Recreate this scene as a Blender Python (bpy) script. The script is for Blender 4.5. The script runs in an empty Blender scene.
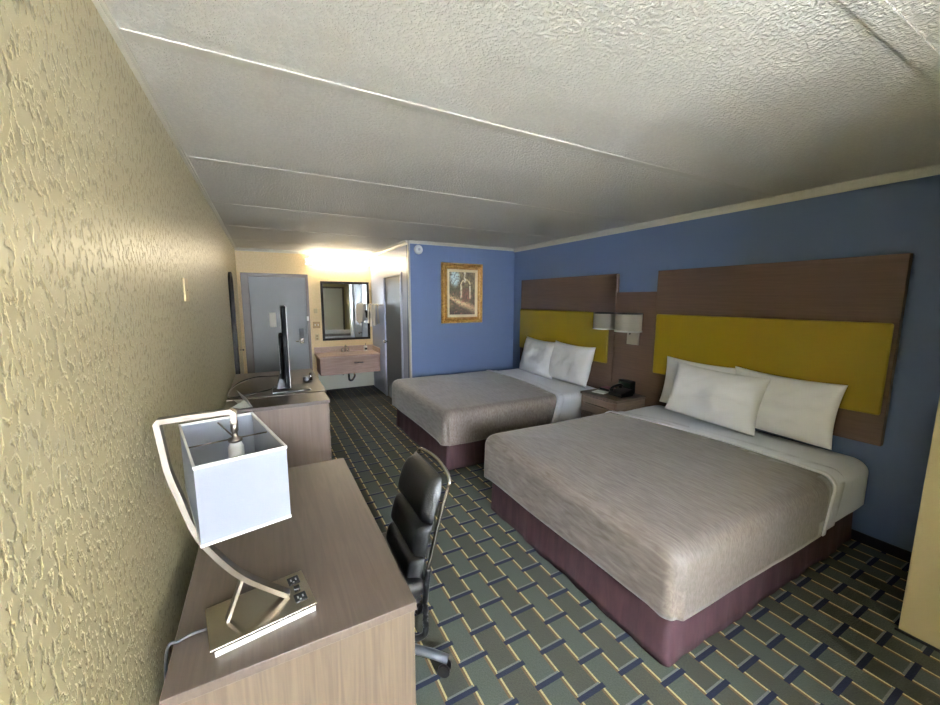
import bpy, bmesh, math, random
from mathutils import Vector, Matrix, noise
random.seed(7)
S = bpy.context.scene
COL = S.collection
PI = math.pi

# ------------------------------------------------------------------ materials
def new_mat(name):
    m = bpy.data.materials.new(name); m.use_nodes = True
    nt = m.node_tree; b = nt.nodes['Principled BSDF']
    return m, nt, b

def lin(c):
    return tuple(((v/12.92) if v <= .04045 else ((v+.055)/1.055)**2.4) for v in [x/255 for x in c]) + (1,)

def plain(name, col, rough=.5, metal=0, bump=0, bscale=200, var=0, spec=.5, sheen=0):
    m, nt, b = new_mat(name)
    b.inputs['Base Color'].default_value = lin(col)
    b.inputs['Roughness'].default_value = rough
    b.inputs['Metallic'].default_value = metal
    b.inputs['Specular IOR Level'].default_value = spec
    if sheen:
        b.inputs['Sheen Weight'].default_value = sheen
        b.inputs['Sheen Roughness'].default_value = .5
    if bump or var:
        tc = nt.nodes.new('ShaderNodeTexCoord')
        n = nt.nodes.new('ShaderNodeTexNoise'); n.inputs['Scale'].default_value = bscale
        n.inputs['Detail'].default_value = 4
        nt.links.new(tc.outputs['Object'], n.inputs['Vector'])
        if bump:
            bp = nt.nodes.new('ShaderNodeBump'); bp.inputs['Strength'].default_value = bump
            bp.inputs['Distance'].default_value = .01
            nt.links.new(n.outputs['Fac'], bp.inputs['Height']); nt.links.new(bp.outputs[0], b.inputs['Normal'])
        if var:
            cr = nt.nodes.new('ShaderNodeValToRGB')
            c = lin(col)
            cr.color_ramp.elements[0].position = .3; cr.color_ramp.elements[1].position = .7
            cr.color_ramp.elements[0].color = tuple(x*(1-var) for x in c[:3])+(1,)
            cr.color_ramp.elements[1].color = tuple(min(1, x*(1+var)) for x in c[:3])+(1,)
            nt.links.new(n.outputs['Fac'], cr.inputs[0]); nt.links.new(cr.outputs[0], b.inputs['Base Color'])
    return m

def streak(name, c1, c2, scale, rough=.5, bump=.1, detail=5, dist=1.5, spec=.5, lo=.35, hi=.65, sheen=0, bdist=.003):
    """two-tone material with noise stretched by the scale vector (wood grain, heathered cloth)"""
    m, nt, b = new_mat(name)
    tc = nt.nodes.new('ShaderNodeTexCoord'); mp = nt.nodes.new('ShaderNodeMapping')
    mp.inputs['Scale'].default_value = scale
    nt.links.new(tc.outputs['Object'], mp.inputs['Vector'])
    n = nt.nodes.new('ShaderNodeTexNoise'); n.inputs['Scale'].default_value = 1
    n.inputs['Detail'].default_value = detail; n.inputs['Distortion'].default_value = dist
    nt.links.new(mp.outputs[0], n.inputs['Vector'])
    cr = nt.nodes.new('ShaderNodeValToRGB')
    cr.color_ramp.elements[0].position = lo; cr.color_ramp.elements[1].position = hi
    cr.color_ramp.elements[0].color = lin(c1); cr.color_ramp.elements[1].color = lin(c2)
    nt.links.new(n.outputs['Fac'], cr.inputs[0]); nt.links.new(cr.outputs[0], b.inputs['Base Color'])
    b.inputs['Roughness'].default_value = rough; b.inputs['Specular IOR Level'].default_value = spec
    if sheen:
        b.inputs['Sheen Weight'].default_value = sheen; b.inputs['Sheen Roughness'].default_value = .4
    if bump:
        bp = nt.nodes.new('ShaderNodeBump'); bp.inputs['Strength'].default_value = bump; bp.inputs['Distance'].default_value = bdist
        nt.links.new(n.outputs['Fac'], bp.inputs['Height']); nt.links.new(bp.outputs[0], b.inputs['Normal'])
    return m

def emit(name, col, strength):
    m, nt, b = new_mat(name)
    b.inputs['Base Color'].default_value = lin(col)
    b.inputs['Emission Color'].default_value = lin(col)
    b.inputs['Emission Strength'].default_value = strength
    return m

class G:
    """small helper that writes scalar node maths"""
    def __init__(s, nt): s.nt = nt
    def op(s, o, a, b=None, c=None):
        n = s.nt.nodes.new('ShaderNodeMath'); n.operation = o
        for i, v in enumerate((a, b, c)):
            if v is None: continue
            if isinstance(v, (int, float)): n.inputs[i].default_value = v
            else: s.nt.links.new(v, n.inputs[i])
        return n.outputs[0]
    def band(s, v, half):      # 1 where |v| < half
        return s.op('LESS_THAN', s.op('ABSOLUTE', v), half)
    def mix(s, f, a, b):
        n = s.nt.nodes.new('ShaderNodeMix'); n.data_type = 'RGBA'
        for sock, v in ((n.inputs[0], f), (n.inputs[6], a), (n.inputs[7], b)):
            if isinstance(v, (tuple, float, int)): sock.default_value = v
            else: s.nt.links.new(v, sock)
        return n.outputs[2]

def carpet_mat(name, base1, base2, navy, gold, brown, silver):
    m, nt, b = new_mat(name); g = G(nt)
    geo = nt.nodes.new('ShaderNodeNewGeometry'); sep = nt.nodes.new('ShaderNodeSeparateXYZ')
    nt.links.new(geo.outputs['Position'], sep.inputs[0])
    x, y = sep.outputs[0], sep.outputs[1]
    P = .2455; x0, y0 = 1.2245, 1.238
    def rep(v, c, p):        # signed distance to the nearest repeat of c
        t = g.op('DIVIDE', g.op('SUBTRACT', v, c), p)
        return g.op('MULTIPLY', g.op('SUBTRACT', t, g.op('ROUND', t)), p)
    col = None
    noi = nt.nodes.new('ShaderNodeTexNoise'); noi.inputs['Scale'].default_value = 160; noi.inputs['Detail'].default_value = 3
    nt.links.new(geo.outputs['Position'], noi.inputs['Vector'])
    # cells: checkerboard of two base tones
    ux, uy = rep(x, x0, P), rep(y, y0+P/4, P)
    cell = g.band(ux, P/4)
    col = g.mix(cell, lin(base1), lin(base2))
    # faint darker weave band across cells
    # long lines along y, at x0 +- P/4 ; period P/2
    lx = rep(x, x0+P/4, P/2)
    line = g.band(lx, .0042)
    tan = g.band(g.op('ADD', lx, .0095), .0058)
    col = g.mix(tan, col, lin(brown)); col = g.mix(line, col, lin(gold))
    for dx, dy in ((0, 0), (P/2, P/2)):
        bx, by = rep(x, x0+dx, P), rep(y, y0+dy, P)
        inx = g.band(bx, .075)
        s_ = g.op('MULTIPLY', g.band(g.op('SUBTRACT', by, .0160), .0045), g.band(bx, .062))
        n_ = g.op('MULTIPLY', g.band(by, .0115), inx)
        col = g.mix(s_, col, lin(silver)); col = g.mix(n_, col, lin(navy))
    k = g.op('MULTIPLY_ADD', noi.outputs['Fac'], .9, .55)
    mm = nt.nodes.new('ShaderNodeMix'); mm.data_type = 'RGBA'; mm.blend_type = 'MULTIPLY'; mm.inputs[0].default_value = 1
    comb = nt.nodes.new('ShaderNodeCombineColor')
    for i in range(3): nt.links.new(k, comb.inputs[i])
    nt.links.new(col, mm.inputs[6]); nt.links.new(comb.outputs[0], mm.inputs[7])
    nt.links.new(mm.outputs[2], b.inputs['Base Color'])
    b.inputs['Roughness'].default_value = .85; b.inputs['Specular IOR Level'].default_value = .25
    bp = nt.nodes.new('ShaderNodeBump'); bp.inputs['Strength'].default_value = .5; bp.inputs['Distance'].default_value = .004
    nt.links.new(noi.outputs['Fac'], bp.inputs['Height']); nt.links.new(bp.outputs[0], b.inputs['Normal'])
    return m

def stucco_mat(name, col_lo, col_hi, sy, sz, rough=.35, strength=.6, dist=.01, spec=.5, lo=.42, hi=.58):
    m, nt, b = new_mat(name)
    geo = nt.nodes.new('ShaderNodeNewGeometry'); mp = nt.nodes.new('ShaderNodeMapping')
    mp.inputs['Scale'].default_value = (sy, sy, sz)
    nt.links.new(geo.outputs['Position'], mp.inputs['Vector'])
    n = nt.nodes.new('ShaderNodeTexNoise'); n.inputs['Scale'].default_value = 1; n.inputs['Detail'].default_value = 3
    n.inputs['Distortion'].default_value = .15
    nt.links.new(mp.outputs[0], n.inputs['Vector'])
    cr = nt.nodes.new('ShaderNodeValToRGB')
    cr.color_ramp.interpolation = 'EASE'
    cr.color_ramp.elements[0].position = lo; cr.color_ramp.elements[1].position = hi
    nt.links.new(n.outputs['Fac'], cr.inputs[0])
    cc = nt.nodes.new('ShaderNodeMix'); cc.data_type = 'RGBA'
    nt.links.new(cr.outputs[0], cc.inputs[0]); cc.inputs[6].default_value = lin(col_lo); cc.inputs[7].default_value = lin(col_hi)
    nt.links.new(cc.outputs[2], b.inputs['Base Color'])
    bp = nt.nodes.new('ShaderNodeBump'); bp.inputs['Strength'].default_value = strength; bp.inputs['Distance'].default_value = dist
    nt.links.new(cr.outputs[0], bp.inputs['Height']); nt.links.new(bp.outputs[0], b.inputs['Normal'])
    b.inputs['Roughness'].default_value = rough; b.inputs['Specular IOR Level'].default_value = spec
    return m

M = {}
M['wall_yellow'] = stucco_mat('textured yellow paint', (150, 138, 104), (178, 167, 132), 62, 36, rough=.36, strength=.6, dist=.008, spec=.4, lo=.38, hi=.50)
M['wall_back'] = stucco_mat('textured warm paint', (214, 190, 140), (222, 198, 150), 60, 40, rough=.5, strength=.15, dist=.004)
M['pier'] = plain('tan paint', (192, 178, 138), .5, bump=.15, bscale=120)
M['blue'] = plain('blue paint', (101, 119, 155), .42, bump=.05, bscale=90)
M['blue_lit'] = plain('glare-lit blue paint', (168, 178, 205), .35, bump=.05, bscale=90)  # blue wall paint with the glare on the partition lightened into its colour
M['ceiling'] = stucco_mat('sprayed ceiling', (208, 204, 194), (214, 210, 200), 85, 85, rough=.65, strength=.7, dist=.005, lo=.4, hi=.62)
M['trim'] = plain('cream trim paint', (206, 202, 186), .4)
M['batten'] = plain('ceiling batten paint', (205, 201, 188), .45, bump=.2, bscale=60)
M['carpet'] = carpet_mat('woven pattern carpet', (71, 77, 68), (64, 65, 55), (20, 26, 50), (176, 160, 112), (98, 78, 52), (100, 102, 98))
M['carpet_dark'] = carpet_mat('darker pattern carpet', (60, 64, 60), (56, 57, 52), (24, 28, 48), (110, 106, 84), (62, 54, 42), (74, 76, 74))  # same weave pattern in darker tones for the back floor
M['base'] = plain('dark baseboard', (30, 32, 40), .5)
M['grey_base'] = plain('grey baseboard', (104, 112, 122), .5)
M['wood'] = streak('grey brown laminate', (108, 92, 81), (124, 107, 94), (6, 3, 45), .33, .04, spec=.5)
M['wood_top'] = streak('grey brown laminate top', (80, 69, 61), (90, 78, 69), (38, 2.2, 20), .36, .02, spec=.5)
M['wood_end'] = streak('laminate end panel', (82, 70, 58), (98, 84, 69), (42, 20, 1.8), .4, .04)
M['dresser_side'] = streak('smooth laminate side', (132, 116, 106), (142, 126, 116), (20, 10, 1.2), .22, .01, spec=.6)
M['hb_wood'] = streak('dark laminate', (86, 67, 56), (94, 74, 62), (10, 2, 60), .5, .04, spec=.35)
M['mustard'] = plain('mustard vinyl', (140, 118, 16), .45, bump=.06, bscale=300, spec=.4)
M['coverlet'] = streak('taupe coverlet', (100, 89, 81), (132, 123, 116), (110, 9, 40), .5, .25, detail=5, dist=.6, spec=.45, sheen=.35, lo=.3, hi=.7, bdist=.002)
M['sheet'] = plain('white sheet', (234, 237, 246), .7, bump=.1, bscale=18, sheen=.1)
M['pillow'] = plain('white pillowcase', (238, 240, 246), .75, bump=.15, bscale=14, sheen=.1)
M['skirt'] = streak('maroon skirt', (56, 37, 41), (69, 46, 50), (16, 16, 3), .7, .3, spec=.25, bdist=.004)
M['black_leather'] = plain('black leather', (13, 13, 14), .38, bump=.25, bscale=160, spec=.6)
M['black'] = plain('black plastic', (20, 21, 23), .35)
M['tv_black'] = plain('matte black plastic', (9, 9, 10), .7, spec=.15)
M['dark_grey'] = plain('dark grey plastic', (52, 55, 58), .45)
M['chair_grey'] = plain('grey metal', (98, 102, 108), .4, .5)
M['chrome'] = plain('chrome', (210, 208, 202), .18, 1)
M['nickel'] = plain('brushed nickel', (128, 120, 110), .4, 1, bump=.03, bscale=300)
M['satin'] = plain('satin metal plate', (196, 188, 176), .45, .25)
M['polished'] = plain('satin nickel plate', (196, 188, 172), .24, 1)
M['white'] = plain('white plastic', (232, 232, 228), .4)
M['shade'] = plain('white linen shade', (178, 183, 196), .8, bump=.1, bscale=400)
M['shade_inner'] = plain('shade lining', (190, 190, 192), .8)
M['shade_warm'] = plain('cream linen shade', (244, 238, 226), .8, bump=.1, bscale=400)
M['door'] = plain('blue grey door', (124, 127, 128), .4, var=.06, bscale=3)
M['door_frame'] = plain('taupe door frame', (112, 102, 98), .4)
M['door2'] = plain('slate door', (78, 85, 92), .45)
M['gold'] = streak('antique gold', (156, 104, 50), (226, 186, 108), (40, 40, 40), .35, .3, spec=.6)
M['gold'].node_tree.nodes['Principled BSDF'].inputs['Metallic'].default_value = .5
M['liner'] = plain('cream liner', (238, 226, 190), .6)
M['counter'] = plain('speckled vanity top', (176, 150, 136), .3, var=.25, bscale=90)
M['vanity'] = streak('vanity laminate', (150, 122, 110), (170, 142, 128), (3, 20, 30), .45, .03)
M['under'] = plain('white under panel', (214, 214, 200), .5)
M['mirror'] = plain('mirror glass', (225, 230, 232), .02, 1)
M['mirror_frame'] = plain('dark bronze frame', (26, 20, 19), .6, spec=.25)
M['towel'] = plain('white towel', (226, 224, 220), .9, bump=.6, bscale=120)
M['paper'] = plain('white paper', (224, 226, 220), .7)
M['pink'] = plain('pink card', (170, 110, 120), .6)
M['green_lcd'] = plain('dark green face', (30, 52, 40), .3)
M['screen'] = plain('screen glass', (10, 11, 12), .12)
M['beige_plate'] = plain('beige plate', (190, 172, 130), .4)
M['brass_plate'] = plain('aged brass plate', (150, 122, 78), .4, .4)
M['lamp_tube'] = emit('lit diffuser', (255, 240, 212), 16)
def glass_mat():
    m, nt, b = new_mat('window glass')
    b.inputs['Transmission Weight'].default_value = 1; b.inputs['Roughness'].default_value = 0
    b.inputs['IOR'].default_value = 1.01; b.inputs['Base Color'].default_value = (1, 1, 1, 1)
    return m
M['glass'] = glass_mat()

# ------------------------------------------------------------------ mesh builders (all in world coordinates)
def add(bm, verts, faces, smooth=False):
    vs = [bm.verts.new(v) for v in verts]
    for f in faces:
        try:
            fc = bm.faces.new([vs[i] for i in f]); fc.smooth = smooth
        except ValueError: pass
    return vs

def box(a, b, bevel=0, bm=None, rot=None, seg=2):
    """box between corners a and b; rot = (angle, centre) turns it about z"""
    own = bmesh.new()
    a = Vector(a); b = Vector(b)
    bmesh.ops.create_cube(own, size=1)
    for v in own.verts:
        v.co = Vector([(a[i]+b[i])/2 + v.co[i]*(b[i]-a[i]) for i in range(3)])
    if bevel: bmesh.ops.bevel(own, geom=own.edges[:], offset=bevel, segments=seg, affect='EDGES', profile=.5)
    if rot:
        c = Vector(rot[1]).to_3d()
        bmesh.ops.rotate(own, verts=own.verts, cent=c, matrix=Matrix.Rotation(rot[0], 3, rot[2] if len(rot) > 2 else 'Z'))
    if bm is None: return own
    merge(bm, own); return bm

def merge(dst, src):
    me = bpy.data.meshes.new('tmp'); src.to_mesh(me); dst.from_mesh(me); bpy.data.meshes.remove(me); src.free()

def cyl(p, q, r, r2=None, n=20, bm=None, bevel=0):
    own = bmesh.new(); p = Vector(p); q = Vector(q); d = q-p
    bmesh.ops.create_cone(own, cap_ends=True, segments=n, radius1=r, radius2=r if r2 is None else r2, depth=d.length)
    bmesh.ops.transform(own, verts=own.verts, matrix=Matrix.Translation((p+q)/2) @ d.to_track_quat('Z', 'Y').to_matrix().to_4x4())
    for f in own.faces: f.smooth = len(f.verts) == 4
    if bm is None: return own
    merge(bm, own); return bm

def smooth_path(pts, n=6):
    pts = [Vector(p) for p in pts]; out = []
    P = [pts[0]]+pts+[pts[-1]]
    for i in range(1, len(P)-2):
        for k in range(n):
            t = k/n; a, b, c, d = P[i-1], P[i], P[i+1], P[i+2]
            out.append(.5*((2*b)+(-a+c)*t+(2*a-5*b+4*c-d)*t*t+(-a+3*b-3*c+d)*t**3))
    out.append(pts[-1]); return out

def sweep(pts, prof, bm=None, up=Vector((0, 0, 1)), smooth=True):
    """sweep a closed profile [(u, v)] along pts"""
    own = bmesh.new() if bm is None else bm
    pts = [Vector(p) for p in pts]; rings = []; n = len(prof)
    for i, p in enumerate(pts):
        t = (pts[min(i+1, len(pts)-1)]-pts[max(i-1, 0)]).normalized()
        s = t.cross(up)
        if s.length < 1e-3: s = t.cross(Vector((1, 0, 0)))
        s.normalize(); w = s.cross(t).normalized()
        rings.append([own.verts.new(p+s*a+w*b) for a, b in prof])
    for i in range(len(rings)-1):
        for k in range(n):
            f = own.faces.new((rings[i][k], rings[i][(k+1) % n], rings[i+1][(k+1) % n], rings[i+1][k])); f.smooth = smooth
    own.faces.new(rings[0][::-1]); own.faces.new(rings[-1])
    return own

def tube(pts, r, n=10, bm=None, sm=6):
    pp = smooth_path(pts, sm) if sm else pts
    return sweep(pp, [(r*math.cos(2*PI*k/n), r*math.sin(2*PI*k/n)) for k in range(n)], bm)

def flatbar(pts, w, t, sideways, bm=None, sm=0):
    """flat bar: width w along the fixed direction sideways, thickness t in the bend plane"""
    own = bmesh.new() if bm is None else bm
    pts = smooth_path(pts, sm) if sm else [Vector(p) for p in pts]
    s = Vector(sideways).normalized(); rings = []
    for i, p in enumerate(pts):
        a = (p-pts[i-1]).normalized() if i else None; b = (pts[i+1]-p).normalized() if i < len(pts)-1 else None
        tt = ((a or b)+(b or a)).normalized(); nrm = tt.cross(s).normalized()
        k = 1/max(.35, tt.dot(b or a))
        rings.append([own.verts.new(p+s*u*w/2+nrm*v*t/2*k) for u, v in ((-1, -1), (1, -1), (1, 1), (-1, 1))])
    for i in range(len(rings)-1):
        for k in range(4):
            own.faces.new((rings[i][k], rings[i][(k+1) % 4], rings[i+1][(k+1) % 4], rings[i+1][k]))
    own.faces.new(rings[0][::-1]); own.faces.new(rings[-1])
    return own

def lathe(c, prof, n=28, bm=None, cap=True):
    own = bmesh.new() if bm is None else bm; c = Vector(c); rings = []
    for r, z in prof: rings.append([own.verts.new(c+Vector((r*math.cos(2*PI*k/n), r*math.sin(2*PI*k/n), z))) for k in range(n)])
    for i in range(len(rings)-1):
        for k in range(n):
            f = own.faces.new((rings[i][k], rings[i][(k+1) % n], rings[i+1][(k+1) % n], rings[i+1][k])); f.smooth = True
    if cap: own.faces.new(rings[0][::-1]); own.faces.new(rings[-1])
    return own

# ------------------------------------------------------------------ linking
def world_loc(o):
    v = Vector((0, 0, 0))
    while o: v += o.location; o = o.parent
    return v

def obj(name, bm, mat, parent=None, label=None, origin=None):
    me = bpy.data.meshes.new(name)
    off = Vector((0, 0, 0))
    if parent: off = world_loc(parent)
    if origin is not None: off = Vector(origin)
    bmesh.ops.recalc_face_normals(bm, faces=bm.faces[:])
    if off.length: bmesh.ops.translate(bm, verts=bm.verts[:], vec=-off)
    bm.to_mesh(me); bm.free(); me.materials.append(M[mat] if isinstance(mat, str) else mat)
    o = bpy.data.objects.new(name, me); COL.objects.link(o); o.parent = parent
    if origin is not None: o.location = off
    if label: o['label'] = label
    return o

def thing(name, label, cat, loc, group=None):
    o = bpy.data.objects.new(name, None); COL.objects.link(o); o.location = loc; o.empty_display_size = .1
    o['label'] = label; o['category'] = cat
    if group: o['group'] = group
    return o

def tag(o, label, cat, group=None):
    o['label'] = label; o['category'] = cat
    if group: o['group'] = group
    return o

def struct(name, bm, mat, parent=None, label=None, cat=None):
    o = obj(name, bm, mat, parent)
    if parent is None:
        o['kind'] = 'structure'
        if label: o['label'] = label
        if cat: o['category'] = cat
    return o

W, D, H, YB, XP, YF = 3.88, 7.2, 2.44, 5.1, 2.13, -2.1
# ------------------------------------------------------------------ the room
struct('floor', box((-.1, YF-.1, -.1), (W+.1, 5.75, 0)), 'carpet', label='dark carpet woven with navy bars and gold lines', cat='floor')
struct('floor_back', box((-.1, 5.75, -.1), (XP+1.2, D+.1, 0)), 'carpet_dark', label='same carpet pattern in darker tones before the vanity alcove', cat='floor')
struct('ceiling', box((-.1, YF-.1, H), (W+.1, D+.1, H+.1)), 'ceiling', label='sprayed textured off-white ceiling', cat='ceiling')
struct('wall_left', box((-.1, YF-.1, 0), (0, D+.1, H)), 'wall_yellow', label='long yellow stucco wall beside the desk', cat='wall')
struct('wall_right', box((W, YF-.1, 0), (W+.1, YB, H)), 'blue', label='blue wall behind the two headboards', cat='wall')
struct('wall_blue', box((XP, YB, 0), (W+.1, YB+.1, H)), 'blue', label='blue wall holding the gold framed painting', cat='wall')
# partition wall x = XP with the bathroom doorway y 5.45..6.33, z 0..2.0
bm = box((XP, YB+.1, 0), (XP+.1, 5.47, H))
box((XP, 6.33, 0), (XP+.1, D+.1, H), bm=bm); box((XP, 5.47, 2.01), (XP+.1, 6.33, H), bm=bm)
struct('wall_partition', bm, 'blue_lit', label='blue partition wall beside the vanity, paled by painted-in glare', cat='wall')
struct('wall_back', box((0, D, 0), (XP, D+.1, H)), 'wall_back', label='warm yellow end wall with the entry door', cat='wall')
struct('wall_bathroom', box((XP+1.1, YB+.1, 0), (XP+1.2, D+.1, H)), 'wall_back', label='bathroom wall beyond the slate door', cat='wall')
# front wall with the window opening
bm = box((-.1, YF-.1, 0), (.06, YF, H)); box((1.6, YF-.1, 0), (W+.1, YF, H), bm=bm)
box((.06, YF-.1, 0), (1.6, YF, .85), bm=bm); box((.06, YF-.1, 2.2), (1.6, YF, H), bm=bm)
struct('wall_front', bm, 'pier', label='tan wall around the large window', cat='wall')
struct('wall_pier', box((3.075, YF, 0), (W, .49, H), .006), 'pier', label='tan wall pier at the right edge', cat='wall')
w = struct('window_1', box((.06, YF-.09, .85), (1.6, YF-.02, .90)), 'trim', label='window behind the viewer', cat='window')
bm = box((.06, YF-.09, 2.15), (1.6, YF-.02, 2.2)); box((.06, YF-.09, .90), (.11, YF-.02, 2.15), bm=bm)
box((1.55, YF-.09, .90), (1.6, YF-.02, 2.15), bm=bm); box((.81, YF-.09, .90), (.85, YF-.02, 2.15), bm=bm)
obj('window_frame', bm, 'trim', w)
obj('window_pane', box((.11, YF-.06, .90), (1.55, YF-.055, 2.15)), 'glass', w)
struct('wall_light_blocker', box((1.66, YF, 0), (3.075, -.55, H), .004), 'pier', label='unseen wall block added to shade the right of the room', cat='wall')  # added out of view to keep window light off the right floor and bed
d3 = struct('door_3', box((2.05, -.55, .01), (2.95, -.52, 2.03), .003), 'white', label='grey door on the added wall block', cat='door')
bm = box((1.98, -.55, 0), (2.05, -.51, 2.09), .004); box((2.95, -.55, 0), (3.02, -.51, 2.09), .004, bm=bm); box((2.05, -.55, 2.03), (2.95, -.51, 2.09), .004, bm=bm)
obj('door_frame', bm, 'door_frame', d3)

def crown(name, p, q, inward, mat='trim', h=.055, d=.045):
    """crown strip along p..q; inward is the unit vector into the room"""
    p = Vector(p); q = Vector(q); i = Vector(inward); bm = bmesh.new()
    prof = [(0, 0), (d, 0), (d, -.012), (d*.55, -h*.45), (.014, -h+.008), (.014, -h), (0, -h)]
    vs = []
    for e in (p, q): vs.append([bm.verts.new(e+i*a+Vector((0, 0, b))) for a, b in prof])
    n = len(prof)
    for k in range(n): bm.faces.new((vs[0][k], vs[0][(k+1) % n], vs[1][(k+1) % n], vs[1][k]))
    bm.faces.new(vs[0][::-1]); bm.faces.new(vs[1])
    return struct(name, bm, mat)
e = .001
crown('trim_1', (W, .49, H), (W, YB, H), (-1, 0, 0))
crown('trim_2', (XP, YB, H), (W, YB, H), (0, -1, 0), h=.04, d=.035)
crown('trim_3', (XP, YB, H), (XP, D, H), (-1, 0, 0), h=.05)
crown('trim_4', (0, D, H), (XP, D, H), (0, -1, 0), h=.04)
crown('trim_5', (0, YF, H), (0, D, H), (1, 0, 0), h=.022, d=.022)
n = 6
for yy, ww in ((.505, .06), (1.61, .046), (2.765, .036), (3.93, .03), (5.08, .03), (6.2, .03)):
    x1 = W if yy < YB-.03 else XP
    struct('trim_%d' % n, box((.02, yy-ww/2, H-.004), (x1-.035, yy+ww/2, H), .0015), 'ceiling' if yy < 1 else 'batten'); n += 1
# corner guard, door casing
struct('trim_%d' % n, box((XP-.006, YB-.006, 0), (XP+.022, YB+.03, H-.04), .002), 'trim'); n += 1
struct('baseboard_right', box((W-.012, .49, 0), (W, YB, .07), .003), 'base')
struct('baseboard_blue', box((XP, YB-.012, 0), (W-.012, YB, .07), .003), 'base')
struct('baseboard_left', box((0, YF, 0), (.012, D, .09), .003), 'grey_base')
struct('baseboard_pier', box((3.063, YF, 0), (3.075, .50, .012), .002), 'base')
struct('baseboard_back', box((1.06, D-.012, 0), (XP, D, .05), .003), 'base')

# entry door in the end wall
d1 = struct('door_1', box((.16, D-.025, .01), (1.0, D, 2.0), .003), 'door', label='blue grey metal entry door in the end wall', cat='door')
bm = box((.05, D-.05, 0), (.16, D, 2.06), .006); box((1.0, D-.05, 0), (1.045, D, 2.06), .006, bm=bm); box((.16, D-.05, 2.0), (1.0, D, 2.06), .006, bm=bm)
obj('door_frame', bm, 'door_frame', d1)
obj('lock_plate', box((.865, D-.04, 1.0), (.935, D-.024, 1.14), .005), 'dark_grey', d1)
bm = cyl((.905, D-.025, .93), (.905, D-.08, .93), .02); cyl((.915, D-.075, .93), (.80, D-.075, .925), .011, bm=bm)
box((.87, D-.035, .88), (.93, D-.024, .975), .008, bm=bm)
obj('door_handle', bm, 'chrome', d1)
obj('deadbolt_guard', box((.99, D-.07, 1.27), (1.025, D-.05, 1.35), .006), 'white', d1)
obj('peephole', cyl((.6, D-.025, 1.5), (.6, D-.035, 1.5), .015), 'dark_grey', d1)
t = tag(obj('door_notice', box((.42, D-.03, 1.18), (.52, D-.026, 1.42)), 'paper', origin=(.47, D-.028, 1.29)), 'white printed notice fixed to the entry door behind the television', 'notice')

# bathroom door (slate leaf closed in its casing)
d2 = struct('door_2', box((XP+.012, 5.475, .01), (XP+.05, 6.325, 1.99), .003), 'door2', label='slate bathroom door in the partition wall', cat='door')
bm = box((XP-.012, 5.41, 0), (XP+.09, 5.472, 2.04), .004); box((XP-.010, 6.328, 0), (XP+.09, 6.35, 2.04), .004, bm=bm)
box((XP-.012, 5.472, 1.995), (XP+.09, 6.328, 2.04), .004, bm=bm)
obj('door_frame', bm, 'blue_lit', d2, label='casing in the glare-lit blue')
bm = lathe((0, 0, 0), [(.012, 0), (.012, .03), (.028, .045), (.028, .065), (.012, .075)])
bmesh.ops.rotate(bm, verts=bm.verts, cent=(0, 0, 0), matrix=Matrix.Rotation(-PI/2, 3, 'Y'))
bmesh.ops.translate(bm, verts=bm.verts, vec=(XP+.012, 6.24, .95))
obj('door_handle', bm, 'chrome', d2)

# ------------------------------------------------------------------ end-wall fittings
t = thing('vanity_light', 'long lit fluorescent light bar above the vanity mirror', 'light fixture', (1.58, D, 2.25))
obj('housing', box((1.08, D-.05, 2.24), (2.08, D, 2.35), .005), 'white', t)
bm = box((1.085, D-.115, 2.235), (2.075, D-.05, 2.355), .02, seg=4)
obj('diffuser', bm, 'lamp_tube', t)

t = thing('vanity_mirror', 'dark framed rectangular mirror above the vanity', 'mirror', (1.66, D, .9))
bm = bmesh.new()
x0, x1, z0, z1, f = 1.24, 2.08, .91, 1.955, .04
for a, b in (((x0, z0), (x1, z0+f)), ((x0, z1-f), (x1, z1)), ((x0, z0+f), (x0+f, z1-f)), ((x1-f, z0+f), (x1, z1-f))):
    box((a[0], D-.035, a[1]), (b[0], D, b[1]), .004, bm=bm)
obj('frame', bm, 'mirror_frame', t)
obj('mirror_glass', box((x0+f-.003, D-.018, z0+f-.003), (x1-f+.003, D-.012, z1-f+.003)), 'mirror', t)

t = thing('vanity', 'wall-hung vanity with speckled top and brown apron in alcove', 'vanity', (1.6, 6.9, .3))
bm = box((1.09, 6.65, .665), (2.125, D-.002, .70), .008); box((1.09, D-.02, .70), (2.125, D-.002, .80), .006, bm=bm)
box((2.105, 6.66, .70), (2.125, D-.02, .79), .006, bm=bm)
obj('countertop', bm, 'counter', t)
bm = box((1.12, 6.67, .375), (2.12, 6.69, .665), .002); box((1.12, 6.69, .375), (1.14, D, .665), bm=bm)
obj('apron', bm, 'vanity', t)
obj('handle', box((1.66, 6.655, .55), (1.82, 6.667, .57), .004), 'chrome', t, label='chrome pull on apron')
bm = bmesh.new()
for k in range(1): pass
lathe((1.6, 6.93, .702), [(.19, 0), (.2, .004), (.185, .006), (.17, -.001)], bm=bm)
obj('sink_rim', bm, 'counter', t)
obj('under_panel', box((1.14, D-.03, .02), (2.125, D-.003, .375)), 'under', t, label='white panel below the vanity')
t = thing('faucet', 'small chrome faucet at the back of the vanity sink', 'faucet', (1.6, 7.1, .70))
bm = box((1.53, 7.08, .70), (1.67, 7.13, .715), .005); obj('base_plate', bm, 'chrome', t)
obj('spout', tube([(1.6, 7.105, .71), (1.6, 7.1, .79), (1.6, 7.06, .82), (1.6, 6.99, .79)], .014), 'chrome', t)
for sx in (-.055, .055): obj('tap_handle', lathe((1.6+sx, 7.105, .714), [(.014, 0), (.012, .02), (.02, .03), (.018, .05), (.006, .055)]), 'chrome', t)
t = thing('drain_trap', 'chrome drain trap under the vanity sink', 'pipe', (1.6, 6.95, .1))
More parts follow.
